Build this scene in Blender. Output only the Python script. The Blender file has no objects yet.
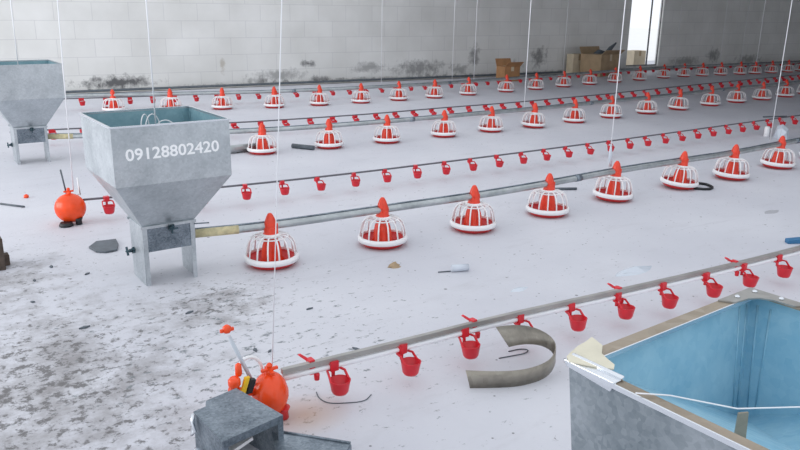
import bpy, bmesh, math, random
from mathutils import Vector, Matrix
random.seed(7)
S = bpy.context.scene
C = S.collection

# ------------------------------------------------------------------ camera, world, lights, exposure
# X runs along the feeder lines, Y across them towards the back wall, Z up (metres)
YAW, PITCH, ROLL = 0.9554, 0.2836, 0.0138
fwd = Vector((math.cos(YAW)*math.cos(PITCH), math.sin(YAW)*math.cos(PITCH), -math.sin(PITCH)))
rt = Vector((math.sin(YAW), -math.cos(YAW), 0))
up = rt.cross(fwd)
r2 = rt*math.cos(ROLL)+up*math.sin(ROLL)
u2 = -rt*math.sin(ROLL)+up*math.cos(ROLL)
cam = bpy.data.cameras.new('camera'); camo = bpy.data.objects.new('camera', cam); C.objects.link(camo)
cam.sensor_width = 36; cam.lens = 747.11*36/800; cam.clip_start = .05; cam.clip_end = 300
m = Matrix((r2, u2, -fwd)).transposed().to_4x4(); m.translation = (0, 0, 1.556)
camo.matrix_world = m
S.camera = camo

S.view_settings.view_transform = 'Standard'; S.view_settings.look = 'None'
S.view_settings.gamma = 1; S.view_settings.use_curve_mapping = False
S.view_settings.exposure = 0.0

W = bpy.data.worlds.new('sky'); S.world = W; W.use_nodes = True
bg = W.node_tree.nodes['Background']; bg.inputs[0].default_value = (.90, .94, 1, 1); bg.inputs[1].default_value = 1.15

def area(name, loc, d, sx, sy, e, col):
    l = bpy.data.lights.new(name, 'AREA'); l.shape = 'RECTANGLE'; l.size = sx; l.size_y = sy; l.energy = e; l.color = col
    o = bpy.data.objects.new(name, l); C.objects.link(o); o.location = loc
    o.rotation_euler = Vector(d).to_track_quat('-Z', 'Y').to_euler()
area('left_end_fill', (-6, 8.5, 2.0), (1, .45, -.10), 10, 3.2, 420, (1, .99, .98))  # unseen area light added at the left end to brighten the left wall

# ------------------------------------------------------------------ materials
def mat(name, col, rough=.5, metal=0, var=0, vs=8, bump=0, bs=60, spec=.5, trans=0):
    M = bpy.data.materials.new(name); M.use_nodes = True; nt = M.node_tree; b = nt.nodes['Principled BSDF']
    b.inputs['Base Color'].default_value = (*col, 1); b.inputs['Roughness'].default_value = rough
    b.inputs['Metallic'].default_value = metal; b.inputs['Specular IOR Level'].default_value = spec
    if trans: b.inputs['Transmission Weight'].default_value = trans
    tc = nt.nodes.new('ShaderNodeTexCoord')
    if var:
        n = nt.nodes.new('ShaderNodeTexNoise'); n.inputs['Scale'].default_value = vs; n.inputs['Detail'].default_value = 5
        nt.links.new(tc.outputs['Object'], n.inputs['Vector'])
        r = nt.nodes.new('ShaderNodeValToRGB'); r.color_ramp.elements[0].position = .3; r.color_ramp.elements[1].position = .7
        r.color_ramp.elements[0].color = (*[max(0, c*(1-var)) for c in col], 1)
        r.color_ramp.elements[1].color = (*[min(1, c*(1+var)) for c in col], 1)
        nt.links.new(n.outputs['Fac'], r.inputs['Fac']); nt.links.new(r.outputs['Color'], b.inputs['Base Color'])
    if bump:
        n2 = nt.nodes.new('ShaderNodeTexNoise'); n2.inputs['Scale'].default_value = bs; n2.inputs['Detail'].default_value = 4
        nt.links.new(tc.outputs['Object'], n2.inputs['Vector'])
        bp = nt.nodes.new('ShaderNodeBump'); bp.inputs['Strength'].default_value = bump; bp.inputs['Distance'].default_value = .01
        nt.links.new(n2.outputs['Fac'], bp.inputs['Height']); nt.links.new(bp.outputs['Normal'], b.inputs['Normal'])
    return M

def galv(name, dark, light, rough=.38, metal=.85, vs=38, streak=0, bump=.12):
    """galvanised sheet: zinc spangle cells over cloudy tone"""
    M = bpy.data.materials.new(name); M.use_nodes = True; nt = M.node_tree; N = nt.nodes; L = nt.links
    b = N['Principled BSDF']; b.inputs['Metallic'].default_value = metal
    tc = N.new('ShaderNodeTexCoord')
    v = N.new('ShaderNodeTexVoronoi'); v.inputs['Scale'].default_value = vs
    L.new(tc.outputs['Object'], v.inputs['Vector'])
    n = N.new('ShaderNodeTexNoise'); n.inputs['Scale'].default_value = 5; n.inputs['Detail'].default_value = 6; n.inputs['Roughness'].default_value = .65
    if streak:
        mp = N.new('ShaderNodeMapping'); mp.inputs['Scale'].default_value = (3, 3, .35); L.new(tc.outputs['Object'], mp.inputs['Vector']); L.new(mp.outputs['Vector'], n.inputs['Vector'])
    else:
        L.new(tc.outputs['Object'], n.inputs['Vector'])
    sp = N.new('ShaderNodeSeparateColor'); L.new(v.outputs['Color'], sp.inputs['Color'])
    mx = N.new('ShaderNodeMath'); mx.operation = 'MULTIPLY_ADD'; mx.inputs[1].default_value = .16; L.new(sp.outputs[0], mx.inputs[0]); L.new(n.outputs['Fac'], mx.inputs[2])
    r = N.new('ShaderNodeValToRGB'); r.color_ramp.elements[0].position = .36; r.color_ramp.elements[1].position = .80
    r.color_ramp.elements[0].color = (*dark, 1); r.color_ramp.elements[1].color = (*light, 1)
    L.new(mx.outputs[0], r.inputs['Fac']); L.new(r.outputs['Color'], b.inputs['Base Color'])
    rr = N.new('ShaderNodeMapRange'); rr.inputs['To Min'].default_value = rough-.08; rr.inputs['To Max'].default_value = rough+.14
    L.new(sp.outputs[1], rr.inputs['Value']); L.new(rr.outputs['Result'], b.inputs['Roughness'])
    bm_ = N.new('ShaderNodeBump'); bm_.inputs['Strength'].default_value = bump; bm_.inputs['Distance'].default_value = .01
    L.new(n.outputs['Fac'], bm_.inputs['Height']); L.new(bm_.outputs['Normal'], b.inputs['Normal'])
    return M

GALV = galv('galvanised_steel', (.42, .46, .485), (.62, .66, .685), vs=85)
GALVN = galv('mottled_galvanised_steel', (.22, .26, .285), (.44, .48, .51), rough=.42, vs=100)
GUSS = galv('weathered_gusset_plate', (.27, .26, .24), (.42, .41, .39), rough=.4, metal=.6)
GALVD = galv('dull_spangled_galvanised_steel', (.11, .14, .17), (.36, .41, .46), rough=.45, vs=130)
LINER = galv('blue_tinted_sheet', (.24, .49, .64), (.40, .63, .74), rough=.4, metal=.1, vs=60, bump=.0)  # inside sheet of the near hopper, blue in its base colour
LINERD = galv('dull_teal_sheet', (.18, .33, .39), (.28, .45, .50), rough=.4, metal=.15, vs=60, bump=.0)  # inside sheet of the other hoppers, duller teal base colour
RIMM = galv('tan_reflection_flange', (.27, .225, .17), (.40, .335, .26), rough=.4, metal=.5)  # tan reflection on the flange put into its base colour
BRIGHT = mat('bright_folded_steel', (.74, .77, .81), .22, .9)
CREAM = mat('cream_sheet', (.72, .68, .54), .6, 0, .12, 14)
PIPE = galv('galvanised_pipe', (.34, .37, .38), (.52, .55, .56), rough=.36, metal=.8, vs=30)
ALU = mat('aluminium_rail', (.40, .39, .37), .4, .6, .15, 6)
PVC = mat('white_pipe', (.82, .83, .86), .4)
DARKPIPE = mat('grey_thin_pipe', (.13, .13, .15), .5)
RED = mat('orange_red_plastic', (.80, .055, .022), .32, 0, .12, 30)
DRED = mat('crimson_plastic', (.66, .016, .03), .35, 0, .12, 20)
PANRED = mat('deep_red_plastic', (.62, .028, .03), .38)
WHITE = mat('white_plastic', (.86, .85, .86), .35)
ORANGE = mat('orange_plastic', (.88, .075, .012), .25, 0, .1, 14)
YELLOW = mat('yellow_plastic', (.9, .55, .02), .4)
BLACK = mat('black_rubber', (.015, .016, .02), .5)
DGREY = mat('dark_grey_rubber', (.10, .12, .14), .55, 0, .2, 20)
TEAL = mat('oily_steel_clamp', (.05, .09, .11), .35, .6, .3, 60)
CORD = mat('white_cord', (.86, .87, .9), .7)
GREYCORD = mat('grey_cord', (.6, .61, .62), .7)
CARD = mat('brown_cardboard', (.40, .29, .18), .8, 0, .12, 6)
PALECARD = mat('pale_cardboard', (.62, .53, .39), .8, 0, .1, 6)
ORCARD = mat('orange_brown_cardboard', (.42, .22, .10), .8, 0, .15, 6)
BLUEPL = mat('blue_plastic', (.03, .16, .33), .4)
CLEARISH = mat('milky_film', (.60, .65, .72), .25)
YTAPE = mat('yellowed_sealing_tape', (.62, .55, .33), .6, 0, .2, 30)
WOOD = mat('weathered_timber', (.10, .075, .06), .85, 0, .4, 20, .4)
PRINT = mat('white_lettering', (.95, .96, .97), .5)
CONC = mat('outdoor_concrete', (.92, .91, .89), .9, 0, .03, 2)
CEIL = mat('ceiling_sheet', (.62, .63, .64), .7)
FRAME = mat('grey_door_frame', (.10, .10, .11), .5, .3)
PLASTER = mat('plain_render', (.55, .54, .52), .9, 0, .1, 2)

def wall_mat():
    M = bpy.data.materials.new('whitewashed_blockwork'); M.use_nodes = True; nt = M.node_tree; N = nt.nodes; L = nt.links
    b = N['Principled BSDF']; b.inputs['Roughness'].default_value = .9
    tc = N.new('ShaderNodeTexCoord'); 
    # object space: x along the wall, z up -> brick texture works in x,y
    sx = N.new('ShaderNodeSeparateXYZ'); L.new(tc.outputs['Object'], sx.inputs[0])
    cx = N.new('ShaderNodeCombineXYZ'); L.new(sx.outputs['X'], cx.inputs['X']); L.new(sx.outputs['Z'], cx.inputs['Y'])
    br = N.new('ShaderNodeTexBrick'); br.inputs['Scale'].default_value = 1; br.inputs['Brick Width'].default_value = .62; br.inputs['Row Height'].default_value = .315
    br.inputs['Mortar Size'].default_value = .007; br.inputs['Mortar Smooth'].default_value = .6
    br.inputs['Color1'].default_value = (.80, .80, .785, 1); br.inputs['Color2'].default_value = (.76, .76, .745, 1); br.inputs['Mortar'].default_value = (.66, .66, .66, 1)
    L.new(cx.outputs[0], br.inputs['Vector'])
    n = N.new('ShaderNodeTexNoise'); n.inputs['Scale'].default_value = 1.3; n.inputs['Detail'].default_value = 6; L.new(tc.outputs['Object'], n.inputs['Vector'])
    r = N.new('ShaderNodeValToRGB'); r.color_ramp.elements[0].position = .3; r.color_ramp.elements[1].position = .7
    r.color_ramp.elements[0].color = (.86, .86, .85, 1); r.color_ramp.elements[1].color = (1, 1, 1, 1); L.new(n.outputs['Fac'], r.inputs['Fac'])
    mu = N.new('ShaderNodeMix'); mu.data_type = 'RGBA'; mu.blend_type = 'MULTIPLY'; mu.inputs['Factor'].default_value = 1
    L.new(br.outputs['Color'], mu.inputs['A']); L.new(r.outputs['Color'], mu.inputs['B'])
    cur = mu.outputs['Result']
    # mould and splash marks: ellipses in wall coordinates broken up with noise (x, z, rx, rz, amount, colour)
    nz = N.new('ShaderNodeTexNoise'); nz.inputs['Scale'].default_value = 7; nz.inputs['Detail'].default_value = 8; nz.inputs['Roughness'].default_value = .7
    L.new(tc.outputs['Object'], nz.inputs['Vector'])
    for (x, z, rx, rz, am, col) in MARKS:
        sub = N.new('ShaderNodeVectorMath'); sub.operation = 'SUBTRACT'; sub.inputs[1].default_value = (x, z, 0); L.new(cx.outputs[0], sub.inputs[0])
        sc = N.new('ShaderNodeVectorMath'); sc.operation = 'MULTIPLY'; sc.inputs[1].default_value = (1/rx, 1/rz, 0); L.new(sub.outputs[0], sc.inputs[0])
        ln = N.new('ShaderNodeVectorMath'); ln.operation = 'LENGTH'; L.new(sc.outputs[0], ln.inputs[0])
        a = N.new('ShaderNodeMath'); a.operation = 'MULTIPLY_ADD'; a.inputs[1].default_value = 2.6; L.new(nz.outputs['Fac'], a.inputs[0])
        neg = N.new('ShaderNodeMath'); neg.operation = 'MULTIPLY_ADD'; neg.inputs[1].default_value = -1.3; neg.inputs[2].default_value = -.45; L.new(ln.outputs['Value'], neg.inputs[0])
        L.new(neg.outputs[0], a.inputs[2])
        cl = N.new('ShaderNodeMath'); cl.operation = 'MULTIPLY'; cl.use_clamp = True; cl.inputs[1].default_value = 1.6; L.new(a.outputs[0], cl.inputs[0])
        am_ = N.new('ShaderNodeMath'); am_.operation = 'MULTIPLY'; am_.inputs[1].default_value = am; L.new(cl.outputs[0], am_.inputs[0])
        mm = N.new('ShaderNodeMix'); mm.data_type = 'RGBA'; L.new(am_.outputs[0], mm.inputs['Factor']); L.new(cur, mm.inputs['A']); mm.inputs['B'].default_value = (*col, 1)
        cur = mm.outputs['Result']
    L.new(cur, b.inputs['Base Color'])
    bp = N.new('ShaderNodeBump'); bp.inputs['Strength'].default_value = .15; bp.inputs['Distance'].default_value = .02
    L.new(br.outputs['Fac'], bp.inputs['Height']); bp.invert = True; L.new(bp.outputs['Normal'], b.inputs['Normal'])
    return M
K = (.07, .07, .075)
MARKS = [(3.75, .17, 1.25, .21, .9, K), (8.0, .02, 6, .13, .7, (.16, .16, .16)), (15, .02, 7, .13, .6, (.10, .10, .10)), (23, .02, 6, .14, .6, (.09, .09, .09)),
         (7.5, .42, .26, .13, .8, K), (7.75, .10, .45, .12, .6, K), (6.4, .12, .5, .12, .4, K), (5.70, .42, .09, .26, .55, (.36, .31, .24)),
         (10.2, .25, 1.2, .32, .6, K), (6.9, .2, 1.0, .2, .5, K), (8.9, .3, .7, .22, .5, K), (16.0, .3, .6, .3, .6, K), (19, .2, 1.0, .25, .5, K), (21.8, .2, 1.0, .25, .5, K), (11.7, .50, .28, .42, .6, K), (11.3, .2, .5, .2, .5, K), (13.65, .42, .45, .42, .65, K), (12.9, .25, .4, .22, .5, K), (15.0, .2, .8, .2, .6, K), (20.2, .35, .5, .35, .6, K)]

def floor_mat():
    M = bpy.data.materials.new('limewashed_concrete_floor'); M.use_nodes = True; nt = M.node_tree; N = nt.nodes; L = nt.links
    b = N['Principled BSDF']; b.inputs['Roughness'].default_value = .62; b.inputs['Specular IOR Level'].default_value = .35
    tc = N.new('ShaderNodeTexCoord'); P = tc.outputs['Object']
    def noise(s, d=5, ro=.55, scale=None, off=0):
        n = N.new('ShaderNodeTexNoise'); n.inputs['Scale'].default_value = s; n.inputs['Detail'].default_value = d; n.inputs['Roughness'].default_value = ro
        mp = N.new('ShaderNodeMapping'); mp.inputs['Location'].default_value = (off, off*.7, 0)
        if scale: mp.inputs['Scale'].default_value = scale
        L.new(P, mp.inputs['Vector']); L.new(mp.outputs['Vector'], n.inputs['Vector']); return n.outputs['Fac']
    def ramp(f, a, c):
        r = N.new('ShaderNodeMapRange'); r.inputs['From Min'].default_value = a; r.inputs['From Max'].default_value = c; r.clamp = True
        L.new(f, r.inputs['Value']); return r.outputs['Result']
    def math_(op, a, c):
        q = N.new('ShaderNodeMath'); q.operation = op
        for i, x in enumerate((a, c)):
            if isinstance(x, (int, float)): q.inputs[i].default_value = x
            else: L.new(x, q.inputs[i])
        return q.outputs[0]
    def mix(f, A, B):
        q = N.new('ShaderNodeMix'); q.data_type = 'RGBA'; L.new(f, q.inputs['Factor'])
        for k, x in (('A', A), ('B', B)):
            if isinstance(x, tuple): q.inputs[k].default_value = (*x, 1)
            else: L.new(x, q.inputs[k])
        return q.outputs['Result']
    def blob(x, y, rx, ry):
        s = N.new('ShaderNodeVectorMath'); s.operation = 'SUBTRACT'; s.inputs[1].default_value = (x, y, 0); L.new(P, s.inputs[0])
        t = N.new('ShaderNodeVectorMath'); t.operation = 'MULTIPLY'; t.inputs[1].default_value = (1/rx, 1/ry, 0); L.new(s.outputs[0], t.inputs[0])
        l = N.new('ShaderNodeVectorMath'); l.operation = 'LENGTH'; L.new(t.outputs[0], l.inputs[0])
        return ramp(l.outputs['Value'], 1.0, .0)
    col = mix(ramp(noise(.9), .35, .65), (.575, .58, .63), (.64, .645, .69))
    col = mix(math_('MULTIPLY', ramp(noise(6, 6, .7, (.35, 1, 1)), .55, .75), .35), col, (.45, .44, .47))
    # trodden dirt in front of the regulators and hoppers
    dm = math_('MAXIMUM', math_('MAXIMUM', blob(.42, 3.2, 1.15, 1.7), math_('MULTIPLY', blob(1.35, 3.65, .6, .55), .9)), math_('MULTIPLY', blob(.3, 4.6, 1.0, 1.2), .75))
    patch = ramp(math_('ADD', math_('MULTIPLY', noise(4.2, 8, .72), 1.0), math_('MULTIPLY', dm, .26)), .58, .84)
    col = mix(math_('MULTIPLY', math_('MULTIPLY', patch, math_('MINIMUM', math_('MULTIPLY', dm, 2.2), 1.0)), .72), col, (.19, .175, .17))
    fine = ramp(math_('ADD', noise(17, 8, .75, None, 3), math_('MULTIPLY', dm, .145)), .62, .69)
    col = mix(math_('MULTIPLY', fine, .85), col, (.12, .115, .115))
    dm2 = math_('MAXIMUM', blob(1.3, 3.1, 1.5, 1.5), blob(1.45, 3.7, .7, .6))
    fine2 = ramp(math_('ADD', noise(24, 6, .72, (.6, 1, 1), 9), math_('MULTIPLY', dm2, .10)), .645, .70)
    col = mix(math_('MULTIPLY', fine2, .8), col, (.14, .165, .175))
    # loose crumbs
    for sc, th, keep in ((9, .10, .90), (22, .14, .86)):
        v = N.new('ShaderNodeTexVoronoi'); v.inputs['Scale'].default_value = sc; L.new(P, v.inputs['Vector'])
        sp = N.new('ShaderNodeSeparateColor'); L.new(v.outputs['Color'], sp.inputs['Color'])
        f = math_('MULTIPLY', ramp(v.outputs['Distance'], th, th*.7), math_('GREATER_THAN', math_('ADD', sp.outputs[0], math_('MULTIPLY', dm, .12)), keep))
        col = mix(math_('MULTIPLY', f, .8), col, (.14, .14, .15))
    # long drag marks
    col = mix(math_('MULTIPLY', ramp(noise(2.2, 4, .6, (.25, 2.6, 1), 5), .66, .74), .35), col, (.36, .36, .40))
    # rust puddle by the near regulator
    col = mix(math_('MULTIPLY', blob(1.22, 2.36, .20, .17), .65), col, (.52, .33, .20))
    L.new(col, b.inputs['Base Color'])
    bp = N.new('ShaderNodeBump'); bp.inputs['Strength'].default_value = .2; bp.inputs['Distance'].default_value = .01
    L.new(noise(30, 5, .6), bp.inputs['Height']); L.new(bp.outputs['Normal'], b.inputs['Normal'])
    return M
WALL = wall_mat(); FLOOR = floor_mat()

# ------------------------------------------------------------------ mesh helpers
class MB:
    def __init__(s): s.bm = bmesh.new()
    def hexa(s, P):
        v = [s.bm.verts.new(p) for p in P]
        for f in ((3, 2, 1, 0), (4, 5, 6, 7), (0, 1, 5, 4), (1, 2, 6, 5), (2, 3, 7, 6), (3, 0, 4, 7)): s.bm.faces.new([v[i] for i in f])
        return s
    def box(s, x0, x1, y0, y1, z0, z1, M=None):
        P = [(x0, y0, z0), (x1, y0, z0), (x1, y1, z0), (x0, y1, z0), (x0, y0, z1), (x1, y0, z1), (x1, y1, z1), (x0, y1, z1)]
        if M: P = [M @ Vector(p) for p in P]
        return s.hexa(P)
    def ring(s, pts): return [s.bm.verts.new(p) for p in pts]
    def bridge(s, a, b, smooth=False):
        n = len(a)
        for i in range(n):
            f = s.bm.faces.new((a[i], a[(i+1) % n], b[(i+1) % n], b[i])); f.smooth = smooth
    def tube(s, pts, r, n=8, cap=True, closed=False, smooth=True):
        pts = [Vector(p) for p in pts]; rs = r if isinstance(r, (list, tuple)) else [r]*len(pts); rings = []
        prev = None
        for i, p in enumerate(pts):
            if closed: t = pts[(i+1) % len(pts)]-pts[i-1]
            else: t = pts[min(i+1, len(pts)-1)]-pts[max(i-1, 0)]
            t.normalize()
            a = prev if prev is not None and abs(prev.dot(t)) < .95 else (Vector((0, 0, 1)) if abs(t.z) < .9 else Vector((1, 0, 0)))
            a = (a-t*a.dot(t)).normalized(); bvec = t.cross(a); prev = a
            off = math.pi/4 if n == 4 else 0
            rings.append(s.ring([p+(a*math.cos(2*math.pi*k/n+off)+bvec*math.sin(2*math.pi*k/n+off))*rs[i] for k in range(n)]))
        for i in range(len(rings)-1): s.bridge(rings[i], rings[i+1], smooth and n > 4)
        if closed: s.bridge(rings[-1], rings[0], smooth and n > 4)
        elif cap: s.bm.faces.new(rings[0][::-1]); s.bm.faces.new(rings[-1])
        return s
    def lathe(s, prof, n=24, M=None, mod=None, cap=True):
        rings = []
        for (r, z) in prof:
            pts = []
            for k in range(n):
                a = 2*math.pi*k/n; q = r*(mod(a, z) if mod else 1)
                p = Vector((q*math.cos(a), q*math.sin(a), z)); pts.append(M @ p if M else p)
            rings.append(s.ring(pts))
        for i in range(len(rings)-1): s.bridge(rings[i], rings[i+1], True)
        if cap: s.bm.faces.new(rings[0][::-1]); s.bm.faces.new(rings[-1])
        return s
    def prism(s, poly, z0, z1):
        a = s.ring([(x, y, z0) for x, y in poly]); b = s.ring([(x, y, z1) for x, y in poly])
        s.bridge(a, b); s.bm.faces.new(a[::-1]); s.bm.faces.new(b); return s
    def loft4(s, loops, cap=True):
        R = [s.ring(l) for l in loops]
        for i in range(len(R)-1): s.bridge(R[i], R[i+1])
        if cap: s.bm.faces.new(R[0][::-1]); s.bm.faces.new(R[-1])
        return s
    def build(s, name, m, parent=None, bevel=0):
        bmesh.ops.recalc_face_normals(s.bm, faces=s.bm.faces)
        me = bpy.data.meshes.new(name); s.bm.to_mesh(me); s.bm.free(); me.materials.append(m)
        o = bpy.data.objects.new(name, me); C.objects.link(o)
        if parent: o.parent = parent
        if bevel:
            b = o.modifiers.new('bevel', 'BEVEL'); b.width = bevel; b.segments = 2; b.limit_method = 'ANGLE'
        return o
def tag(o, label, cat, group=None):
    o['label'] = label; o['category'] = cat
    if group: o['group'] = group
    return o
def thing(name, loc, label, cat, group=None, rz=0):
    o = bpy.data.objects.new(name, None); C.objects.link(o); o.location = loc; o.rotation_euler = (0, 0, rz); o.empty_display_size = .1
    return tag(o, label, cat, group)
def struct(o): o['kind'] = 'structure'; return o
def dup(root, loc, label, rot=None):
    r = root.copy(); C.objects.link(r); r.location = loc; r['label'] = label
    if rot is not None: r.rotation_euler = rot
    for ch in list(root.children):
        c = ch.copy(); C.objects.link(c); c.parent = r
        for g in list(ch.children):
            d = g.copy(); C.objects.link(d); d.parent = c
    return r
def lerp_table(T, x):
    if x <= T[0][0]: return T[0][1]
    for (a, b), (c, d) in zip(T, T[1:]):
        if x <= c: return b+(d-b)*(x-a)/(c-a)
    return T[-1][1]
def ordinal(k): return ['first', 'second', 'third', 'fourth', 'fifth', 'sixth', 'seventh', 'eighth', 'ninth', 'tenth', 'eleventh', 'twelfth', 'thirteenth', 'fourteenth', 'fifteenth', 'sixteenth', 'seventeenth', 'eighteenth', 'nineteenth', 'twentieth', 'twenty-first', 'twenty-second', 'twenty-third', 'twenty-fourth', 'twenty-fifth', 'twenty-sixth'][k]

# ------------------------------------------------------------------ the building
WY = lambda x: 14.55-.083*x          # inner face of the back wall
struct(MB().box(-9, 46, -8, 15.6, -.2, 0).build('floor', FLOOR))
wang = math.atan(-.083); wx = 1/math.cos(wang)
def wall_piece(bm, x0, x1, z0, z1):   # in wall space (x measured along the wall from X = 0)
    bm.box(x0*wx, x1*wx, 0, .12, z0, z1)
CH = 3.3
O0, O1, SILL, HEAD = 16.62, 17.84, .115, 2.5
b = MB(); wall_piece(b, -9, O0, 0, CH); wall_piece(b, O1, 44, 0, CH); wall_piece(b, O0, O1, 0, SILL); wall_piece(b, O0, O1, HEAD, CH)
wb = struct(b.build('wall_back', WALL)); wb.location = (0, 14.55, 0); wb.rotation_euler = (0, 0, wang)
b = MB(); wall_piece(b, O0-.05, O0, SILL, HEAD+.05); wall_piece(b, O1, O1+.05, SILL, HEAD+.05); wall_piece(b, 17.37, 17.45, SILL, HEAD); wall_piece(b, O0, O1, HEAD, HEAD+.05)
b = MB()
for (x0, x1, z0, z1) in ((O0, O0+.035, SILL, HEAD), (O1-.012, O1, SILL, HEAD), (17.43, 17.465, SILL, HEAD), (O0+.035, O1-.035, HEAD-.05, HEAD), (O0+.035, O1-.035, SILL, SILL+.03)):
    b.box(x0*wx, x1*wx, .05, .075, z0, z1)
fr = struct(b.build('door_1', FRAME)); fr.location = wb.location; fr.rotation_euler = wb.rotation_euler
struct(MB().box(8.9, 46, -8, 13.6, CH, CH+.15).build('ceiling', CEIL))  # unseen roof, cut short so sky lights the left and the right stays dark
for k, y in enumerate((.6, 2.43, 4.15, 5.8, 7.6, 8.3, 11.45)):     # roof purlins the cords hang from
    struct(MB().box(-6, 9.5, y-.03, y+.03, CH, CH+.12).build('trim_%d' % (k+1), CEIL))
struct(MB().box(44, 44.2, -8, 11.2, 0, CH).build('wall_right', PLASTER))  # unseen end wall, added to keep the right end darker
struct(MB().box(-9, 60, 15.6, 60, -.25, -.05).build('ground_outside', CONC))

# ------------------------------------------------------------------ hoppers
def hopper(cx, cy, label, near=False, front_bolts=True, lettering=None):
    t = thing('feed_hopper', (cx, cy, 0), label, 'hopper', 'galvanised feed hoppers')
    near_h = .309 if near else .318; sh = .022 if near else 0
    H, B, ZT, ZM, ZB, ZL = near_h, (.147, .127), .945, .636, .352, .2
    sq = lambda a, c, z: [(-a, -c, z), (a, -c, z), (a, c, z), (-a, c, z)]
    # outer shell: open-topped, four walls and four funnel panels, 3 mm sheet (the inner skin is the liner)
    b = MB(); b.loft4([sq(H, H, ZT), sq(H-sh, H-sh, ZM), sq(*B, ZB), sq(B[0]-.004, B[1]-.004, ZB+.003), sq(H-sh-.003, H-sh-.003, ZM+.002), sq(H-.003, H-.003, ZT)], cap=False)
    s = b.build('bin', GALVN if near else GALV, t)
    b = MB(); h = H-.0045
    if near:
        tz = ZT-.004; A, B_, D, Cc, V = (-h, h, tz), (h, h, tz), (h, -h, tz), (-h, -h, tz), (h-.034, h-.032, ZM+.02)
        vs_ = [b.bm.verts.new(p) for p in (A, B_, D, Cc, V)]
        for f in ((0, 1, 4), (1, 2, 4), (2, 3, 4), (3, 0, 4)): b.bm.faces.new([vs_[i] for i in f])
        for q in (.020, .050):
            b.tube([(h-q, h-.003, tz-.02), (h-q*.6-.034, h-.030, ZM+.05)], .0022, 6); b.tube([(h-.003, h-q, tz-.02), (h-.030, h-q*.6-.034, ZM+.05)], .0022, 6)
    else: b.loft4([sq(h, h, ZT-.004), sq(h, h, ZM+.004), sq(B[0]-.006, B[1]-.006, ZB+.008)], cap=False)
    # standing seams down the inner corners
    for sx in () if near else (-1, 1):
        b.box(sx*(h-.03)-.004, sx*(h-.03)+.004, h-.004, h+.0005, ZM+.02, ZT-.02)
        for yy in (-h+.03, h-.03): b.box(sx*h-.003, sx*h+.003, yy-.004, yy+.004, ZM+.02, ZT-.02)
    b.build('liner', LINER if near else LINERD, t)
    # rolled rim
    if near:
        b = MB(); w = .024
        for q in ((-H-.006, H+.006, H-w, H+.006), (-H-.006, H+.006, -H-.006, -H+w), (-H-.006, -H+.019, -H+w, H-w), (H-w, H+.006, -H+w, H-w)): b.box(q[0], q[1], q[2], q[3], ZT, ZT+.004)
        b.build('rim_flange', RIMM, t)
        b = MB(); b.box(-H-.009, -H-.0055, -H, H-.005, ZT-.003, ZT+.0055); b.box(-H+.02, H-.02, H-w-.003, H-w, ZT-.004, ZT+.0055); b.build('rim_edge', BRIGHT, t)
        g = .13; b = MB(); b.prism([(H+.004, H+.004), (H-g, H+.004), (H-g+.02, H-.026), (H-.066, H-.030), (H-.042, H-.042), (H-.030, H-.066), (H-.026, H-g+.02), (H+.004, H-g)], ZT+.0045, ZT+.008); b.build('corner_gusset', GUSS, t)
        b = MB(); b.prism([(H+.004, -H-.004), (H-g, -H-.004), (H-.04, -H+g-.02), (H+.004, -H+g)], ZT+.0045, ZT+.008)
        b.build('corner_gusset', GUSS, t)
        b = MB()
        for (x, y) in ((H-.012, H-.075), (H-.080, H-.012), (H-.018, H-.018)): b.lathe([(.006, ZT+.008), (.006, ZT+.011), (.003, ZT+.013)], 10, Matrix.Translation((x, y, 0)))
        b.build('bolt', BRIGHT, t)
    else:
        b = MB()
        for q in ((-H-.007, H+.007, -H-.007, -H+.006), (-H-.007, H+.007, H-.006, H+.007), (-H-.007, -H+.006, -H+.006, H-.006), (H-.006, H+.007, -H+.006, H-.006)): b.box(*q, ZT, ZT+.008)
        b.build('rim_flange', BRIGHT if lettering else GALV, t)
    # boot (auger box) with a lip, legs of folded plate, clamp bolts
    b = MB(); b.box(-B[0]+.008, B[0]-.008, -B[1], B[1], ZL, ZB); b.build('boot', GALVD, t)
    b = MB(); b.box(-B[0]-.012, B[0]+.012, -B[1]-.012, -B[1], ZB-.012, ZB+.004); b.build('boot_lip', GALV, t)
    b = MB(); b.box(-B[0]-.012, B[0]+.012, B[1], B[1]+.012, ZB-.012, ZB+.004); b.build('boot_lip', GALV, t)
    for sx in (-1, 1):
        b = MB(); x0, x1 = sx*B[0]-.004, sx*B[0]+.004
        b.hexa([(x0, -B[1]+.004, 0), (x1, -B[1]+.004, 0), (x1, B[1]-.02, 0), (x0, B[1]-.02, 0), (x0, -B[1]-.006, ZB), (x1, -B[1]-.006, ZB), (x1, B[1], ZB), (x0, B[1], ZB)])
        xi = sx*(B[0]-.022)
        b.box(min(sx*B[0], xi), max(sx*B[0], xi), -B[1]-.004, -B[1]+.001, 0, ZB-.01)
        b.build('leg', GALV, t)
    def clamp(M):
        b = MB(); b.box(-.016, .016, -.016, .016, 0, .012, M); b.lathe([(.011, .012), (.011, .03), (.005, .032), (.005, .05)], 8, M); b.box(-.026, .026, -.004, .004, .034, .046, M); b.box(-.004, .004, -.035, .01, .004, .022, M)
        b.build('clamp_bolt', TEAL, t)
    clamp(Matrix.Translation((.01, -B[1]-.012, ZB-.018)) @ Matrix.Rotation(math.pi/2, 4, 'X'))
    clamp(Matrix.Translation((-B[0]-.004, .07, .165)) @ Matrix.Rotation(-math.pi/2, 4, 'Y') @ Matrix.Rotation(.5, 4, 'Z'))
    if near or lettering:
        MB().tube([(B[0], -B[1]-.006, ZB-.022), (B[0]+.09, -B[1]-.006, ZB-.03)], .004, 6).build('draw_rod', GALVD, t)
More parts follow.
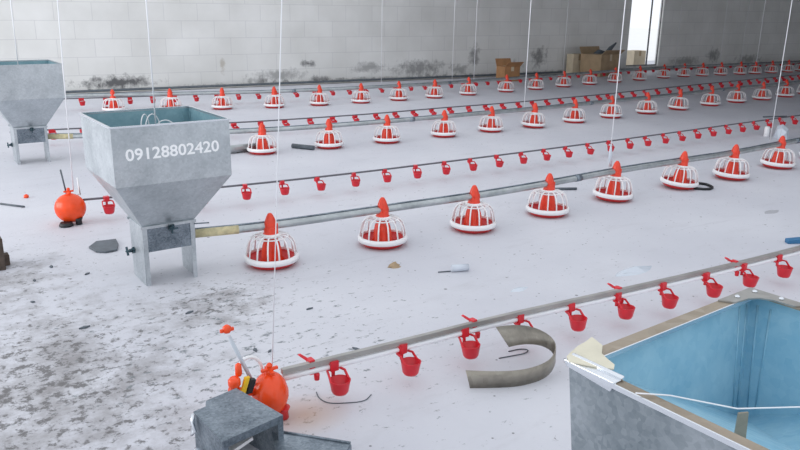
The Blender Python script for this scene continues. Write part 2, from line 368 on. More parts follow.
    if lettering:
        cu = bpy.data.curves.new('lettering', 'FONT'); cu.body = lettering; cu.size = .1; cu.extrude = .0006; cu.offset = .0018; cu.resolution_u = 3
        to = bpy.data.objects.new('tmp', cu); C.objects.link(to)
        dg = bpy.context.evaluated_depsgraph_get(); me = bpy.data.meshes.new_from_object(to.evaluated_get(dg))
        bpy.data.objects.remove(to); xs = [v.co.x for v in me.vertices]; ys = [v.co.y for v in me.vertices]
        W_, H_ = max(xs)-min(xs), max(ys)-min(ys); x0, y0 = min(xs), min(ys)
        for v in me.vertices: v.co.x = (v.co.x-x0)/W_*.506; v.co.y = (v.co.y-y0)/H_*.064
        me.materials.clear(); me.materials.append(PRINT); me.name = 'lettering'
        o = bpy.data.objects.new('lettering', me); C.objects.link(o); o.parent = t
        o.location = (1.030-cx, -H-.0012, .770); o.rotation_euler = (math.pi/2, -.014, 0)
        o['label'] = 'white telephone number in plain digits'
    return t
h1 = hopper(1.284, 4.235, 'galvanised feed hopper with white telephone number 09128802420 on its front', lettering='09128802420')
h2 = hopper(1.25, 8.28, 'plain galvanised feed hopper at the left picture edge, behind the numbered one')
h2.scale.z = 1.035
h0 = hopper(1.276, .522, 'large galvanised feed hopper seen from above in the near right corner', near=True)
h0.rotation_euler.z = .03
# handle loops of wire inside the numbered hopper
b = MB()
for (x, y, w, hh, ph) in ((0, .02, .05, .10, .3), (.05, -.05, .06, .07, -.4), (-.02, .1, .05, .09, .8)):
    b.tube([(x+w*math.cos(a)*math.cos(ph), y+w*math.cos(a)*math.sin(ph), .86+hh*math.sin(a)) for a in [math.pi*k/10 for k in range(11)]], .003, 6)
b.tube([(-.302, .03, .863), (.302, .03, .863)], .004, 6)
b.build('wire_handle', WHITE, h1)
# folded cover clip and torn cream plate on the near hopper
b = MB(); hx = -.297; dz = -.013; dn = .009
b.hexa([(x, y+dn, z+dz) for x, y, z in ((hx-.016, .205, .943), (hx-.012, .205, .943), (hx-.012, .304, .952), (hx-.016, .304, .952), (hx-.020, .195, .962), (hx-.012, .195, .964), (hx-.012, .306, .964), (hx-.020, .306, .962))])
b.box(hx-.020, hx+.006, .205, .315, .9495, .953); b.tube([(hx+.004, .203, .954), (hx+.004, .315, .954)], .005, 8)
b.build('edge_clip', BRIGHT, h0, .002)
b = MB(); poly = [(.933, .799), (.945, .815), (.961, .821), (.996, .832), (1.019, .835), (1.046, .842), (1.040, .825), (1.033, .807), (1.005, .786), (.995, .765), (.988, .745), (.973, .735), (.957, .755)]
b.prism([((x-.94)*1.02+.958-1.272, (y-.80)*1.02+.822-.522) for x, y in poly], .9535, .956); b.build('corner_plate', CREAM, h0)
b = MB(); q = Vector((1.068-1.272, .562-.522))
b.hexa([(q.x-.012, q.y, .80), (q.x+.012, q.y-.012, .80), (q.x+.014, q.y-.009, .80), (q.x-.01, q.y+.003, .80), (q.x-.008, q.y, .938), (q.x+.008, q.y-.008, .938), (q.x+.010, q.y-.005, .938), (q.x-.006, q.y+.003, .938)])
b.build('inner_tab', RIMM, h0)
tag(MB().tube([(.952, .672, .955), (.999, .640, .951), (1.068, .562, .942), (1.16, .507, .942), (1.35, .40, .944), (1.62, .26, .956)], .0014, 6).build('cord', CORD), 'white cord stretched across the mouth of the near hopper', 'cord')

# ------------------------------------------------------------------ feed pans
def make_pan(loc, label, group):
    t = thing('feeder_pan', loc, label, 'feeder pan', group)
    MB().lathe([(.02, .004), (.125, 0), (.135, .004), (.158, .036), (.160, .046), (.154, .046), (.132, .016), (.10, .012), (.02, .020)], 32).build('pan', PANRED, t)
    b = MB(); b.lathe([(.160, .030), (.168, .032), (.170, .054), (.163, .066), (.152, .066), (.150, .060), (.156, .046)], 36, cap=False)
    b.bridge(*[b.ring([(r*math.cos(2*math.pi*k/36), r*math.sin(2*math.pi*k/36), z) for k in range(36)]) for r, z in ((.156, .046), (.160, .030))], True)
    b.build('rim', WHITE, t)
    b = MB()
    for k in range(14):
        a = 2*math.pi*(k+.5)/14; c, s = math.cos(a), math.sin(a)
        b.tube([(r*c, r*s, z) for r, z in ((.048, .190), (.088, .189), (.114, .179), (.134, .158), (.147, .122), (.156, .062))], .0056, 6)
    b.lathe([(.044, .178), (.064, .180), (.064, .196), (.044, .202)], 24, cap=False)
    b.lathe([(.100, .1805), (.106, .1765), (.109, .1805), (.103, .1845), (.100, .1805)], 28, cap=False)
    b.build('grill', WHITE, t)
    b = MB(); b.lathe([(.076, .012), (.056, .04), (.052, .09), (.048, .13), (.042, .16), (.038, .188)], 48, mod=lambda a, z: 1+.22*max(0, min(1, (.17-z)/.05))*math.cos(6*a))
    b.build('feed_cone', RED, t)
    b = MB(); b.lathe([(.042, .186), (.049, .190), (.049, .200), (.042, .206), (.041, .236), (.036, .243), (.037, .258), (.032, .284), (.024, .306), (.016, .321), (.009, .329)], 20)
    b.box(.018, .044, -.016, .016, .200, .262); b.build('head', RED, t, .002)
    b = MB(); b.tube([(-.026, .0, .245), (.026, .0, .245)], .036, 14); b.build('pipe_saddle', RED, t)
    return t
RADD = .13
ROW1 = [(1.85, 3.96), (2.64, 3.93), (3.39, 3.89), (4.15, 3.90), (4.97, 3.95), (5.85, 3.93), (6.62, 3.90), (7.54, 3.95), (8.36, 3.97)]
ROW2 = [(3.38, 7.37), (4.16, 7.29), (4.92, 7.25), (5.77, 7.24), (6.55, 7.25), (7.29, 7.22), (8.15, 7.27), (9.0, 7.32), (9.87, 7.34), (10.73, 7.39), (11.73, 7.46), (12.58, 7.5), (13.4, 7.5), (14.29, 7.55), (15.15, 7.6)]
ROW3 = [(2.92, 11.5), (3.68, 11.22), (4.41, 11.01), (5.18, 10.79), (5.94, 10.71), (6.69, 10.64), (7.46, 10.64), (8.22, 10.62), (9.07, 10.70), (10.07, 10.76), (10.93, 10.82), (11.82, 10.91), (12.72, 11.0), (13.67, 11.10), (14.6, 11.16), (15.62, 11.25), (16.42, 11.25), (17.05, 11.17), (17.74, 11.1), (18.44, 11.0), (19.0, 10.92), (19.68, 10.86), (20.42, 10.82), (21.1, 10.82)]
def centre(p):
    v = Vector((p[0], p[1])); return v+v.normalized()*RADD
rows = [[centre(p) for p in R] for R in (ROW1, ROW2, ROW3)]
rowname = ['in the nearest row, on the numbered hopper\'s line', 'in the middle row of feeders', 'in the farthest row of feeders, nearest the back wall']
short = ['nearest row', 'middle row', 'farthest row']
proto = None
tilt = {(0, 4): .05, (0, 5): .075, (0, 6): .05, (0, 7): .04, (1, 5): .04, (1, 9): .05, (1, 8): -.03}
for ri, R in enumerate(rows):
    for i, c in enumerate(R):
        cnt = len(R)-1-i
        if i < 15 or ri < 2: lab = f'red and white feeder pan, {ordinal(i)} from the left in the {short[ri]}'
        else: lab = f'red and white feeder pan, {ordinal(cnt)} from the right in the {short[ri]}'
        if cnt == 0: lab = f'red and white feeder pan at the right picture edge, last seen of the {short[ri]}'
        rz = random.uniform(-.4, .4); tl = tilt.get((ri, i), random.uniform(-.015, .015))
        # lean about the horizontal direction pointing away from the camera
        d = Vector((c.x, c.y, 0)).normalized()
        rot = (Matrix.Rotation(tl, 3, d) @ Matrix.Rotation(rz, 3, 'Z')).to_euler()
        loc = (c.x, c.y, abs(math.sin(tl))*.128)
        if proto is None:
            proto = make_pan(loc, lab, 'feeder pans'); proto.rotation_euler = rot
        else: dup(proto, loc, lab, rot)
        if 1: pass

# auger pipes through the pan heads
def smooth(pts, k=2):
    for _ in range(k):
        q = [pts[0]]
        for a, b_ in zip(pts, pts[1:]): q += [a*.75+b_*.25, a*.25+b_*.75]
        q.append(pts[-1]); pts = q
    return pts
starts = [[Vector((1.43, 4.22, .235))], [Vector((1.38, 8.31, .235)), Vector((2.4, 7.80, .24))], [Vector((1.6, 12.0, .245))]]
ends = [Vector((14, 4.35, .245)), Vector((24, 8.1, .245)), Vector((32, 10.9, .245))]
lab = ['galvanised auger pipe running from the numbered hopper through the nearest row of pans', 'galvanised auger pipe from the left edge hopper through the middle row of pans', 'galvanised auger pipe through the farthest row of pans by the back wall']
for ri in range(3):
    pts = starts[ri]+[Vector((c.x, c.y, .245)) for c in rows[ri]]+[ends[ri]]
    sm = smooth(pts)
    t = thing('auger_pipe', pts[0], lab[ri], 'feed pipe', 'auger pipes')
    o = pts[0]
    MB().tube([p-o for p in sm], .0235, 12).build('tube', PIPE, t)
    MB().tube([p-o+Vector((0, .012, .026)) for p in sm], .006, 6).build('anti_roost_wire', GALVD, t)
    if ri < 2:
        d = (sm[4]-sm[0]).normalized(); MB().tube([d*.02, d*.30], .027, 12).build('sealing_tape', YTAPE, t)
    for k in range(3, len(sm)-2, 16): MB().tube([sm[k]-o, sm[k]-o+(sm[k+1]-sm[k]).normalized()*.07], .0265, 12).build('coupling', GALVD, t)

# ------------------------------------------------------------------ drinker lines
def cup_bm(): return MB().lathe([(.008, 0), (.029, 0), (.035, .009), (.0435, .054), (.045, .059), (.040, .059), (.032, .013), (.006, .008)], 16)
cup_mesh = None; arm_mesh = None
def far_cup_mesh():
    b = cup_bm(); b.box(-.036, -.026, .01, .05, .050, .072); b.box(.026, .036, .01, .05, .050, .072); b.box(-.036, .036, .042, .072, .066, .106); return b
def drinker(name, tab, z, cups, label, near, x0, x1, pipe_r, drop=.0):
    """tab: (x, y) polyline of the pipe; cups hang on the camera side of it"""
    base = Vector((x0, lerp_table(tab, x0), 0))
    t = thing(name, base, label, 'drinker line', 'nipple drinker lines')
    n = max(8, int((x1-x0)/.5)); P = [Vector((x0+(x1-x0)*k/n, 0, z)) for k in range(n+1)]
    for p in P: p.y = lerp_table(tab, p.x)
    P = smooth(P, 1)
    L = [p-base for p in P]
    if near:
        MB().tube([q+Vector((0, 0, .026)) for q in L], .0150, 4).build('rail', ALU, t)
        MB().tube([q-Vector((0, 0, .004)) for q in L], .0125, 10).build('pipe', PVC, t)
    else:
        MB().tube([q+Vector((0, 0, .012)) for q in L], pipe_r, 6).build('pipe', DARKPIPE, t)
    global cup_mesh, arm_mesh
    first = None
    for x in cups:
        y = lerp_table(tab, x)
        co = Vector((x+(0 if near else -.045), y-.058, z-(.100 if near else .090)))-base
        if first is None:
            if near is not None:
                first = cup_bm().build('drip_cup', DRED, t); first.location = co
                b = MB(); r = .0055
                for sx in (-1, 1): b.tube([(sx*.028, .056, .084), (sx*.038, .026, .082), (sx*.041, 0, .054)], r, 4)
                b.tube([(-.03, .056, .084), (.03, .056, .084)], r, 4); b.box(-.018, .018, .038, .076, .080, .122 if near else .118)
                b.lathe([(.008, .05), (.008, .09)], 8, Matrix.Translation((0, .054, 0)))
                b.build('cup_arm', DRED, first)
            else:
                first = far_cup_mesh().build('drip_cup', DRED, t); first.location = co
        else:
            c = first.copy(); C.objects.link(c); c.scale = (1, 1, 1) if near else (.92, .92, .92); c.parent = t; c.location = co; c.rotation_euler = (random.uniform(-.06, .06), random.uniform(-.06, .06), random.uniform(-.25, .25))
            for g in first.children:
                d = g.copy(); C.objects.link(d); d.parent = c
    return t, base
D1T = [(.9, 2.45), (1.19, 2.43), (1.70, 2.39), (2.25, 2.36), (2.86, 2.29), (3.59, 2.21), (4.39, 2.15), (8, 2.0)]
t1, b1 = drinker('drinker_line', D1T, .15, [1.38, 1.714, 2.036, 2.36, 2.672, 2.985, 3.295, 3.642, 3.956, 4.281, 4.60, 4.92], 'nearest drinker line, aluminium rail and white pipe with red cups', True, 1.16, 7.5, .0125)
for k, x in enumerate((1.29, 2.10, 2.995, 3.90)):
    y = lerp_table(D1T, x)
    b = MB(); b.hexa([(-.012, -.004, -.02), (.012, -.004, -.02), (.012, .03, -.02), (-.012, .03, -.02), (-.012, -.004, .044), (.012, -.004, .044), (.012, .03, .044), (-.012, .03, .044)])
    b.hexa([(-.010, .02, .03), (.010, .02, .03), (.010, .045, .03), (-.010, .045, .03), (-.035, .045, .052), (-.024, .045, .056), (-.024, .06, .056), (-.035, .06, .052)])
    b.lathe([(.011, -.05), (.013, -.025), (.008, -.018)], 10, Matrix.Translation((.02, .0, 0)))
    o = b.build('rail_bracket', DRED, t1, .002); o.location = Vector((x, y, .15))-b1
D2T = [(1.0, 5.74), (1.366, 5.66), (2.4, 5.52), (3.4, 5.44), (5, 5.40), (7, 5.38), (9, 5.40), (12, 5.42), (16, 5.5)]
drinker('drinker_line', D2T, .15, [1.366, 1.72, 2.06]+[2.396+.3265*k for k in range(27)], 'drinker line of red cups between the nearest and middle feeder rows', False, 1.14, 15, .0085)
D3T = [(1.5, 9.2), (2.5, 8.95), (3.6, 8.62), (4.6, 8.52), (5.5, 8.46), (6.9, 8.50), (8, 8.45), (10.4, 8.56), (11.6, 8.68), (13.4, 8.83), (16, 9.0), (24, 9.5)]
c3 = [1.67+.327*k for k in range(27)]+[10.42+.385*k for k in range(26)]
drinker('drinker_line', D3T, .16, c3, 'drinker line of red cups between the middle and farthest feeder rows', None, 1.2, 22, .009)
D4T = [(2, 12.2), (3.3, 11.9), (4.3, 11.75), (5.2, 11.58), (6.2, 11.46), (7.4, 11.38), (8.7, 11.42), (10, 11.5), (12.3, 11.72), (15, 12.0), (18, 12.1), (22, 11.85), (28, 11.8)]
drinker('drinker_line', D4T, .16, [2.64+.332*k for k in range(68)], 'farthest drinker line of red cups, along the foot of the back wall', None, 1.8, 27, .009)
# dark pipe run lying along the foot of the wall
pts = [Vector((x, WY(x)-.06, .034)) for x in [2.2+.8*k for k in range(32)]]
tag(MB().tube(smooth(pts, 1), .032, 8).build('spare_pipe', DGREY), 'long dark pipe lying on the floor against the back wall', 'pipe')
pts = [Vector((x, WY(x)-.13, .016)) for x in [2.2+.8*k for k in range(32)]]
tag(MB().tube(smooth(pts, 1), .014, 8).build('steel_rail', ALU), 'long thin pale rail beside the dark pipe at the back wall', 'rail')

# ------------------------------------------------------------------ pressure regulators
def regulator(loc, r, squash, label, rz, detail):
    t = thing('pressure_regulator', loc, label, 'regulator', 'orange pressure regulators')
    Mx = Matrix.Rotation(rz, 4, 'Z') @ Matrix.Rotation(math.pi/2, 4, 'X')
    zc = Matrix.Translation((0, 0, r+.012))
    prof = [(r*.18, -r*squash)]+[(r*math.cos(a), r*squash*math.sin(a)) for a in [-1.25+.25*k for k in range(11)]]+[(r*.18, r*squash)]
    MB().lathe(prof, 28, zc @ Mx).build('housing', ORANGE, t)
    b = MB(); zt = 2*r+.01
    b.lathe([(.018, zt-.02), (.016, zt+.012), (.010, zt+.016), (.010, zt+.03), (.014, zt+.034), (.006, zt+.045)], 12)
    b.box(-.035, .035, -.006, .006, zt+.012, zt+.024); b.box(-.006, .006, -.035, .035, zt+.006, zt+.018)
    b.build('adjusting_knob', ORANGE, t, .002)
    b = MB(); Mn = Matrix.Translation((r*.35, -r*.45, 0)); b.lathe([(.014, 0), (.024, .004), (.022, .03), (.03, .05)], 12, Mn)
    b.build('drain_spout', PANRED if detail else BLACK, t)
    return t
R1 = (1.105, 2.425, 0)
rg = regulator(R1, .088, .80, 'orange pressure regulator at the near drinker line, behind the small steel box', 1.15, True)
rel = lambda x, y, z: (x-R1[0], y-R1[1], z)
MB().tube([rel(1.045, 2.44, .15), rel(.958, 2.45, .372)], .0075, 8).build('standpipe', mat('clear_tube', (.55, .60, .66), .2), rg)
b = MB(); b.lathe([(.012, 0), (.016, .006), (.016, .022), (.006, .030)], 12, Matrix.Translation(rel(.952, 2.45, .388))); b.box(-.026, .026, -.005, .005, .392, .404, Matrix.Translation(rel(.952, 2.45, 0))); b.build('standpipe_cap', ORANGE, rg)
b = MB(); b.tube([rel(1.04+.055*math.cos(a)-.005, 2.46, .185+.075*math.sin(a)) for a in [math.pi*k/12 for k in range(13)]], .007, 8); b.build('hose', WHITE, rg)
b = MB(); b.tube([rel(.945, 2.44, .155), rel(1.05, 2.43, .12)], .016, 10); b.lathe([(.018, 0), (.024, .01), (.024, .03), (.016, .04)], 12, Matrix.Translation(rel(.962, 2.43, .168))); b.lathe([(.010, .04), (.014, .05), (.012, .085), (.005, .092)], 10, Matrix.Translation(rel(.985, 2.44, .165))); b.build('inlet_valve', ORANGE, rg)
b = MB(); b.hexa([rel(*q) for q in ((.975, 2.405, .135), (.992, 2.405, .135), (.992, 2.42, .135), (.975, 2.42, .135), (.998, 2.405, .205), (1.016, 2.405, .205), (1.016, 2.42, .205), (.998, 2.42, .205))]); b.build('valve_lever', YELLOW, rg)
b = MB(); b.hexa([rel(*q) for q in ((.998, 2.40, .14), (1.02, 2.40, .14), (1.02, 2.42, .14), (.998, 2.42, .14), (1.02, 2.40, .195), (1.038, 2.40, .19), (1.038, 2.42, .19), (1.02, 2.42, .195))]); b.tube([rel(.955, 2.42, .02), rel(.955, 2.42, .15)], .013, 8); b.build('valve_body', BLACK, rg)
R2 = (1.07, 5.68, 0)
rg2 = regulator(R2, .108, .82, 'round orange pressure regulator on the floor left of the numbered hopper', -.3, False)
MB().tube([(-.01, .03, .22), (-.03, .04, .40)], .006, 8).build('standpipe', DGREY, rg2)
MB().tube([(.06, .03, .20), (.085, .04, .20), (.075, .03, .33)], .006, 8).build('hose', WHITE, rg2)
b = MB(); b.lathe([(.045, 0), (.05, .01), (.04, .03)], 14, Matrix.Translation((-.05, -.05, 0))); b.build('foot', BLACK, rg2)
# capped red nipple that dropped off
tag(MB().lathe([(.012, 0), (.02, .004), (.02, .02), (.008, .03)], 12, Matrix.Translation((.93, 6.68, 0))).build('fallen_cap', ORANGE), 'small orange cap lying on the floor beyond the round regulator', 'cap')

# ------------------------------------------------------------------ hanging cords
cords = [(1.295, 4.235, .865, .0042, CORD, 'thick white cord hanging into the numbered hopper'),
         (1.12, 2.43, .215, .0022, CORD, 'white cord hanging down to the near orange regulator'),
         (1.12, 5.76, .23, .0040, CORD, 'white cord hanging down to the round regulator left of the numbered hopper'),
         (1.235, 8.30, .90, .0045, CORD, 'thin white cord hanging into the hopper at the left edge'),
         (5.08, 4.10, .265, .0042, CORD, 'white cord hanging to the nearest feed pipe just left of the doorway'),
         (7.61, 4.10, .265, .0036, CORD, 'white cord hanging at the far right to the nearest feed pipe'),
         (9.88, 11.50, .18, .0065, CORD, 'white cord right of the picture centre, ending at the farthest drinker line'),
         (7.24, 7.36, .265, .0055, CORD, 'white cord hanging to the middle feed pipe, left of the cardboard boxes'),
         (19.1, 10.97, .265, .0085, CORD, 'white cord hanging to the farthest feed pipe, right of the doorway'),
         (20.1, 12.0, .18, .0065, GREYCORD, 'faint grey cord in the dark part of the wall, left of a white one'),
         (11.88, 11.0, .265, .0055, GREYCORD, 'faint cord hanging beside the left cardboard carton'),
         (17.2, 12.08, .18, .006, GREYCORD, 'faint cord just right of the bright doorway'),
         (7.6, 11.40, .18, .0045, CORD, 'faint white cord on the pale wall left of the picture centre'),
         (9.30, 11.47, .18, .0045, CORD, 'thin white cord on the pale wall, left one of a close pair'),
         (19.15, 12.05, .18, .0055, GREYCORD, 'faint grey cord in the dark wall midway to the right edge')]
for x, y, z, r, m_, l in cords:
    lean = {1.12: .09 if y < 3 else .035, 1.295: 0}.get(x, .01)
    tag(MB().tube([(x, y, z), (x+lean*(1.57-z)/1.4, y, 1.57), (x+lean*(CH-z)/1.4, y, CH)], r, 6).build('suspension_cord', m_), l, 'cord', 'suspension cords')
# knotted film tail where the cord meets the pipe, winch weight further right
tag(MB().tube([(5.10, 4.10, .27), (5.075, 4.09, .33), (5.08, 4.10, .40), (5.08, 4.10, .46)], [.008, .017, .014, .005], 8).build('cord_adjuster', CLEARISH), 'milky plastic adjuster on the cord above the nearest feed pipe', 'adjuster')
tag(MB().lathe([(.030, 0), (.033, .005), (.033, .125), (.028, .13)], 14, Matrix.Translation((9.50, 5.18, 0))).build('plastic_cup', WHITE), 'small white plastic cup on the floor by the far drinker cups', 'cup')
random.seed(3)
b = MB(); R = []
for (s, w, h_) in ((0, .03, .02), (.12, .10, .13), (.25, .12, .17), (.38, .09, .12), (.5, .02, .03)):
    R.append([Vector((9.40+s*.75+u*.3, 4.95+s*.35+v, z)) for u, v, z in ((0, -w, 0), (.1, w, 0), (.12, w*.7, h_*.8), (.06, 0, h_), (-.02, -w*.8, h_*.7))])
b.loft4(R); tag(b.build('plastic_bag', CLEARISH), 'crumpled pale plastic bag on the floor beside the small white cup', 'bag')

# ------------------------------------------------------------------ loose steel box and trough in the foreground
bx = thing('steel_box', (.86, 2.21, 0), 'small galvanised open-fronted box in the near left foreground', 'box')
c0, c1, c2, c3_ = Vector((.748, 2.322)), Vector((.942, 2.365)), Vector((1.0, 2.098)), Vector((.762, 2.057))
o2 = Vector((.86, 2.21))
def slab(b, a, d, zz0, zz1, th):     # wall plate from a to d with thickness th to the left
    t = (d-a).normalized(); n_ = Vector((-t.y, t.x))*th
    b.hexa([(*(q-o2), z) for z in (zz0, zz1) for q in (a, d, d+n_, a+n_)])
HT = .2
b = MB(); T = [c0-o2, Vector((.79, 2.333))-o2, Vector((.80, 2.318))-o2, c1-o2, c2-o2, c3_-o2]
T = [Vector((.752, 2.29))-o2, Vector((.80, 2.300))-o2, Vector((.815, 2.337))-o2, c1-o2, c2-o2, c3_-o2]
b.prism([(v.x, v.y) for v in T], HT-.004, HT); b.build('top_plate', GALVD, bx)
b = MB(); slab(b, c3_, Vector((.752, 2.29)), 0, HT-.004, -.004); b.build('side_plate', GALVD, bx)
b = MB(); slab(b, c1, c2, 0, HT-.004, -.004); b.build('side_plate', GALVD, bx)
b = MB(); slab(b, c1, Vector((.815, 2.337)), 0, HT-.004, .004); b.build('back_plate', GALVD, bx)
b = MB(); d = (c2-c3_)
slab(b, c3_, c2, HT-.028, HT-.004, .004); slab(b, c3_, c3_+d.normalized()*.022, 0, HT-.028, .004); slab(b, c2-d.normalized()*.022, c2, 0, HT-.028, .004); b.build('front_flange', GALVD, bx)
b = MB(); p = Vector((.80, 2.10))-o2; q = Vector((.90, 2.13))-o2
b.hexa([(p.x, p.y, .11), (q.x, q.y, .12), (q.x-.01, q.y+.05, .12), (p.x-.01, p.y+.05, .11), (p.x, p.y, .122), (q.x, q.y, .132), (q.x-.01, q.y+.05, .132), (p.x-.01, p.y+.05, .122)])
b.build('inner_shelf', WHITE, bx)
b = MB(); p = Vector((.745, 2.275))-o2
b.tube([(p.x-.004, p.y-.01, .205), (p.x-.012, p.y-.02, .18), (p.x-.006, p.y-.03, .15), (p.x-.014, p.y-.015, .13), (p.x-.004, p.y-.01, .16), (p.x-.004, p.y-.01, .205)], .006, 8); b.lathe([(.012, .07), (.012, .09)], 10, Matrix.Translation((p.x-.012, p.y-.05, 0))); b.build('latch', BRIGHT, bx)
b = MB(); o3 = Vector((1.0, 1.95))
pl = [Vector(v) for v in ((.985, 2.165), (1.175, 1.94), (1.02, 1.80), (.90, 1.93))]
tr = thing('steel_trough', (*o3, 0), 'low galvanised trough end to the right of the open-fronted box', 'trough')
A = [v-o3 for v in pl]
b.prism([(v.x, v.y) for v in A], .105, .11); b.build('top_plate', GALVD, tr)
b = MB()
for a, d in ((A[0], A[1]), (A[1], A[2])):
    t = (d-a).normalized(); n_ = Vector((t.y, -t.x))*-.004
    b.hexa([(q.x, q.y, z) for z in (0, .105) for q in (a, d, d-n_*-1, a-n_*-1)])
b.build('side_plate', GALVD, tr)
b = MB(); b.tube([(A[0].x, A[0].y, .112), (A[1].x, A[1].y, .112)], .005, 6); b.build('folded_edge', GALVD, tr)

# ------------------------------------------------------------------ litter on the floor
bot = [(2.324, 2.368), (2.37, 2.362), (2.42, 2.345), (2.458, 2.31), (2.470, 2.265), (2.455, 2.205), (2.405, 2.14), (2.31, 2.075), (2.22, 2.045), (2.10, 2.055), (2.0, 2.105), (1.907, 2.164)]
top = [(2.305, 2.445), (2.35, 2.435), (2.405, 2.41), (2.447, 2.365), (2.462, 2.30), (2.452, 2.23), (2.405, 2.145), (2.31, 2.07), (2.22, 2.038), (2.10, 2.045), (2.0, 2.095), (1.893, 2.18)]
b = MB(); R = []
bot3, top3 = [], []
for k, (p, q) in enumerate(zip(bot, top)):
    z = max(.001, (.135, .13, .12, .10, .08, .055, .03, .01)[k] if k < 8 else .001)
    p = Vector((p[0]*(1.556-z)/1.556, p[1]*(1.556-z)/1.556, z)); z += .078; q = Vector((q[0]*(1.556-z)/1.476, q[1]*(1.556-z)/1.476, z))
    bot3.append(p); top3.append(q)
bot3, top3 = smooth(bot3), smooth(top3)
for k, (p, q) in enumerate(zip(bot3, top3)):
    n_ = (bot3[min(k+1, len(bot3)-1)]-bot3[max(k-1, 0)]).cross(q-p).normalized()*.002
    R.append([p-n_, p+n_, q+n_, q-n_])
b.loft4(R)
for f in b.bm.faces: f.smooth = len(f.verts) == 4
tag(b.build('bent_strip', galv('tan_grey_strip', (.20, .185, .16), (.36, .33, .28), rough=.36, metal=.6)), 'bent galvanised sheet strip curling on the floor beside the near hopper', 'strip')  # grey base colour with a tan cast over the whole strip
def wire(name, pts, r, m_, lab, cat='wire', closed=False):
    P = smooth([Vector(p if len(p) == 3 else (*p, r)) for p in pts], 2); return tag(MB().tube(P, r, 6).build(name, m_), lab, cat)
wire('wire', [(1.344, 2.492), (1.327, 2.441), (1.337, 2.386), (1.388, 2.352), (1.472, 2.313), (1.524, 2.347)], .0022, DGREY, 'thin dark wire loop on the floor under the first near drinker cup')
wire('wire', [(2.198, 2.302), (2.269, 2.286), (2.342, 2.27), (2.38, 2.292), (2.351, 2.321), (2.285, 2.33)], .0028, DGREY, 'thin dark wire lying inside the curl of the bent strip')
wire('hose', [(6.16, 4.02), (6.255, 3.94), (6.22, 3.83), (6.14, 3.77), (6.05, 3.79), (6.0, 3.88)], .012, BLACK, 'black hose loop sticking out beside a feeder pan of the nearest row', 'hose')
def stick(name, a, c, r, m_, lab, cat):
    return tag(MB().tube([(*a, r), (*c, r)], r, 10).build(name, m_), lab, cat)
stick('pipe_offcut', (3.85, 7.59), (3.99, 7.34), .026, DGREY, 'short dark pipe offcut between the first two pans of the middle row', 'pipe')
stick('stick', (4.84, 4.56), (5.07, 4.43), .012, DGREY, 'thin dark rod on the floor behind the fourth near pan', 'rod')
stick('rod', (.72, 6.55), (.86, 6.35), .008, DGREY, 'short thin dark rod on the floor left of the round regulator', 'rod')
stick('pipe_offcut', (2.75, 7.62), (3.42, 7.64), .045, PIPE, 'galvanised pipe offcut lying between numbered hopper and first middle-row pan', 'pipe')
stick('rod', (11.2, 6.2), (11.6, 6.05), .010, DGREY, 'short dark rod on the floor at far right between the rows', 'rod')
b = MB(); b.tube([(2.76, 3.35, .022), (2.86, 3.31, .022)], .022, 12); o = b.build('bottle', CLEARISH); tag(o, 'small pale plastic tube lying on the floor before the third near pan', 'tube')
stick('nail', (2.68, 3.38), (2.755, 3.352), .004, DGREY, 'thin nail sticking out of the pale plastic tube on the floor', 'nail')
poly = [(1.028, 5.009), (1.1, 5.111), (1.226, 5.091), (1.21, 4.97), (1.171, 4.854), (1.096, 4.841), (1.047, 4.891)]
tag(MB().prism(poly, 0, .014).build('rubber_scrap', DGREY, None, .004), 'pointed dark grey rubber scrap on the floor left of the numbered hopper', 'scrap')
b = MB(); b.hexa([(5.13, 2.55, .0), (5.33, 2.44, .0), (5.30, 2.40, .0), (5.10, 2.51, .0), (5.13, 2.55, .03), (5.33, 2.44, .045), (5.30, 2.40, .05), (5.10, 2.51, .025)])
tag(b.build('plastic_scrap', BLUEPL, None, .004), 'blue plastic scrap at the right picture edge above the near drinker line', 'scrap')
b = MB(); b.prism([(4.70, 2.02), (4.82, 2.05), (4.95, 1.95), (4.80, 1.90)], 0, .03)
tag(b.build('cardboard_scrap', CARD), 'brown cardboard scrap at the right picture edge below the near drinker line', 'scrap')
random.seed(5)
def crumple(cx, cy, sx, sy, h_, m_, name, lab):
    b = MB(); R = []
    for k in range(6):
        u = k/5-.5; w = (1-(2*u)**2)*.5+.08
        R.append([(cx+u*sx+random.uniform(-.01, .01), cy+v*sy*w, z*h_*w*random.uniform(.6, 1.3)) for v, z in ((-1, 0), (1, 0), (.6, .8), (.1, 1.2), (-.5, .7))])
    b.loft4(R); tag(b.build(name, m_), lab, 'scrap')
crumple(3.72, 2.74, .34, .10, .03, CLEARISH, 'plastic_wrap', 'crumpled clear plastic wrap on the floor above the near drinker line')
crumple(2.52, 3.62, .08, .07, .035, CARD, 'crumpled_scrap', 'small brown crumpled scrap between the second and third near pans')
crumple(2.90, 2.90, .12, .05, .012, CLEARISH, 'plastic_wrap', 'small shred of pale film on the floor, middle of the picture')
crumple(5.85, 3.05, .20, .07, .015, mat('dusty_grey_film', (.40, .40, .43), .7), 'crumpled_scrap', 'flat grey scrap on the floor at far right')
random.seed(11)
leafs = [(.75, 4.75), (.62, 4.55), (.9, 4.5), (.55, 4.2), (1.2, 3.6), (.7, 3.7), (1.7, 2.75), (1.75, 3.3), (1.35, 2.95), (1.3, 3.0)]
for k, (x, y) in enumerate(leafs):
    a = random.uniform(0, 3.1); l = random.uniform(.012, .028); w = random.uniform(.006, .012)
    b = MB(); c, s = math.cos(a), math.sin(a)
    b.prism([(x+c*l, y+s*l), (x-s*w, y+c*w), (x-c*l, y-s*l), (x+s*w*.7, y-c*w*.7)], 0, .008)
    o = b.build('dirt_crumb', DGREY); tag(o, 'dark crumb of dirt on the pale floor in the near left half', 'crumb', 'dirt crumbs')
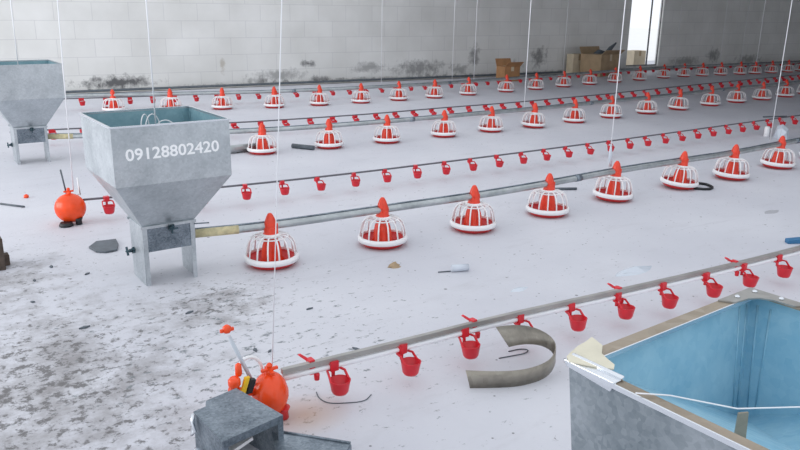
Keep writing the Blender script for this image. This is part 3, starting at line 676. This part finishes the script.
# timber post stub at the left picture edge
b = MB(); b.box(.36, .515, 4.84, 5.02, 0, .2); b.box(.50, .55, 4.92, 4.985, 0, .07)
tag(b.build('timber_post', WOOD, None, .006), 'dark weathered timber stub cut by the left picture edge', 'post')

# ------------------------------------------------------------------ cartons by the wall
def carton(x, y, w, d, h_, m_, lab, rz, flaps=False, top=None):
    t = thing('cardboard_box', (x, y, 0), lab, 'box', None, rz)
    MB().box(-w/2, w/2, -d/2, d/2, 0, h_).build('body', m_, t, .006)
    MB().box(-.04, .04, -d/2-.002, d/2+.002, h_*.7, h_+.003).build('tape', PALECARD if m_ is not PALECARD else CARD, t)
    if flaps:
        b = MB(); b.hexa([(-w/2, -d/2, h_), (w/2, -d/2, h_), (w/2, -d/2+.01, h_), (-w/2, -d/2+.01, h_), (-w/2, -d/2-.12, h_+.10), (w/2, -d/2-.12, h_+.10), (w/2, -d/2-.11, h_+.11), (-w/2, -d/2-.11, h_+.11)])
        b.build('flap', m_, t); b = MB()
        b.hexa([(-w/2, d/2-.01, h_), (w/2, d/2-.01, h_), (w/2, d/2, h_), (-w/2, d/2, h_), (-w/2, d/2+.05, h_+.16), (w/2, d/2+.05, h_+.16), (w/2, d/2+.06, h_+.16), (-w/2, d/2+.06, h_+.16)])
        b.build('flap', m_, t)
    return t
carton(14.55, 13.06, .42, .24, .50, PALECARD, 'pale carton at the left end of the stacked boxes by the wall', -.1)
carton(14.88, 12.58, .76, .62, .52, CARD, 'largest brown carton with open flaps, beside the doorway by the wall', .06, True)
carton(11.78, 12.55, .42, .32, .32, ORCARD, 'small orange-brown carton alone at the wall, left of the box group', -.1, True)
b = MB(); dxx, dyy = -.30, .05; b.hexa([(x-.30, y+.05, z-.06) for x, y, z in ((15.05, 12.5, .585), (15.5, 12.45, .585), (15.5, 12.62, .585), (15.05, 12.67, .585), (15.15, 12.52, .68), (15.3, 12.5, .64), (15.3, 12.6, .64), (15.15, 12.6, .68))])
b.tube([(15.05, 12.55, .56), (15.15, 12.53, .64), (15.32, 12.5, .78)], [.05, .06, .02], 6)
tag(b.build('rag', DGREY), 'dark crumpled sack lying on top of the largest carton', 'sack')
t = carton(17.78, 13.78, .46, .3, .48, PALECARD, 'pale carton standing outside in the bright doorway', -.083); t.location.z = .0
MB().box(-.3, .3, -.25, .25, -.05, 0).build('pallet', CONC, t)
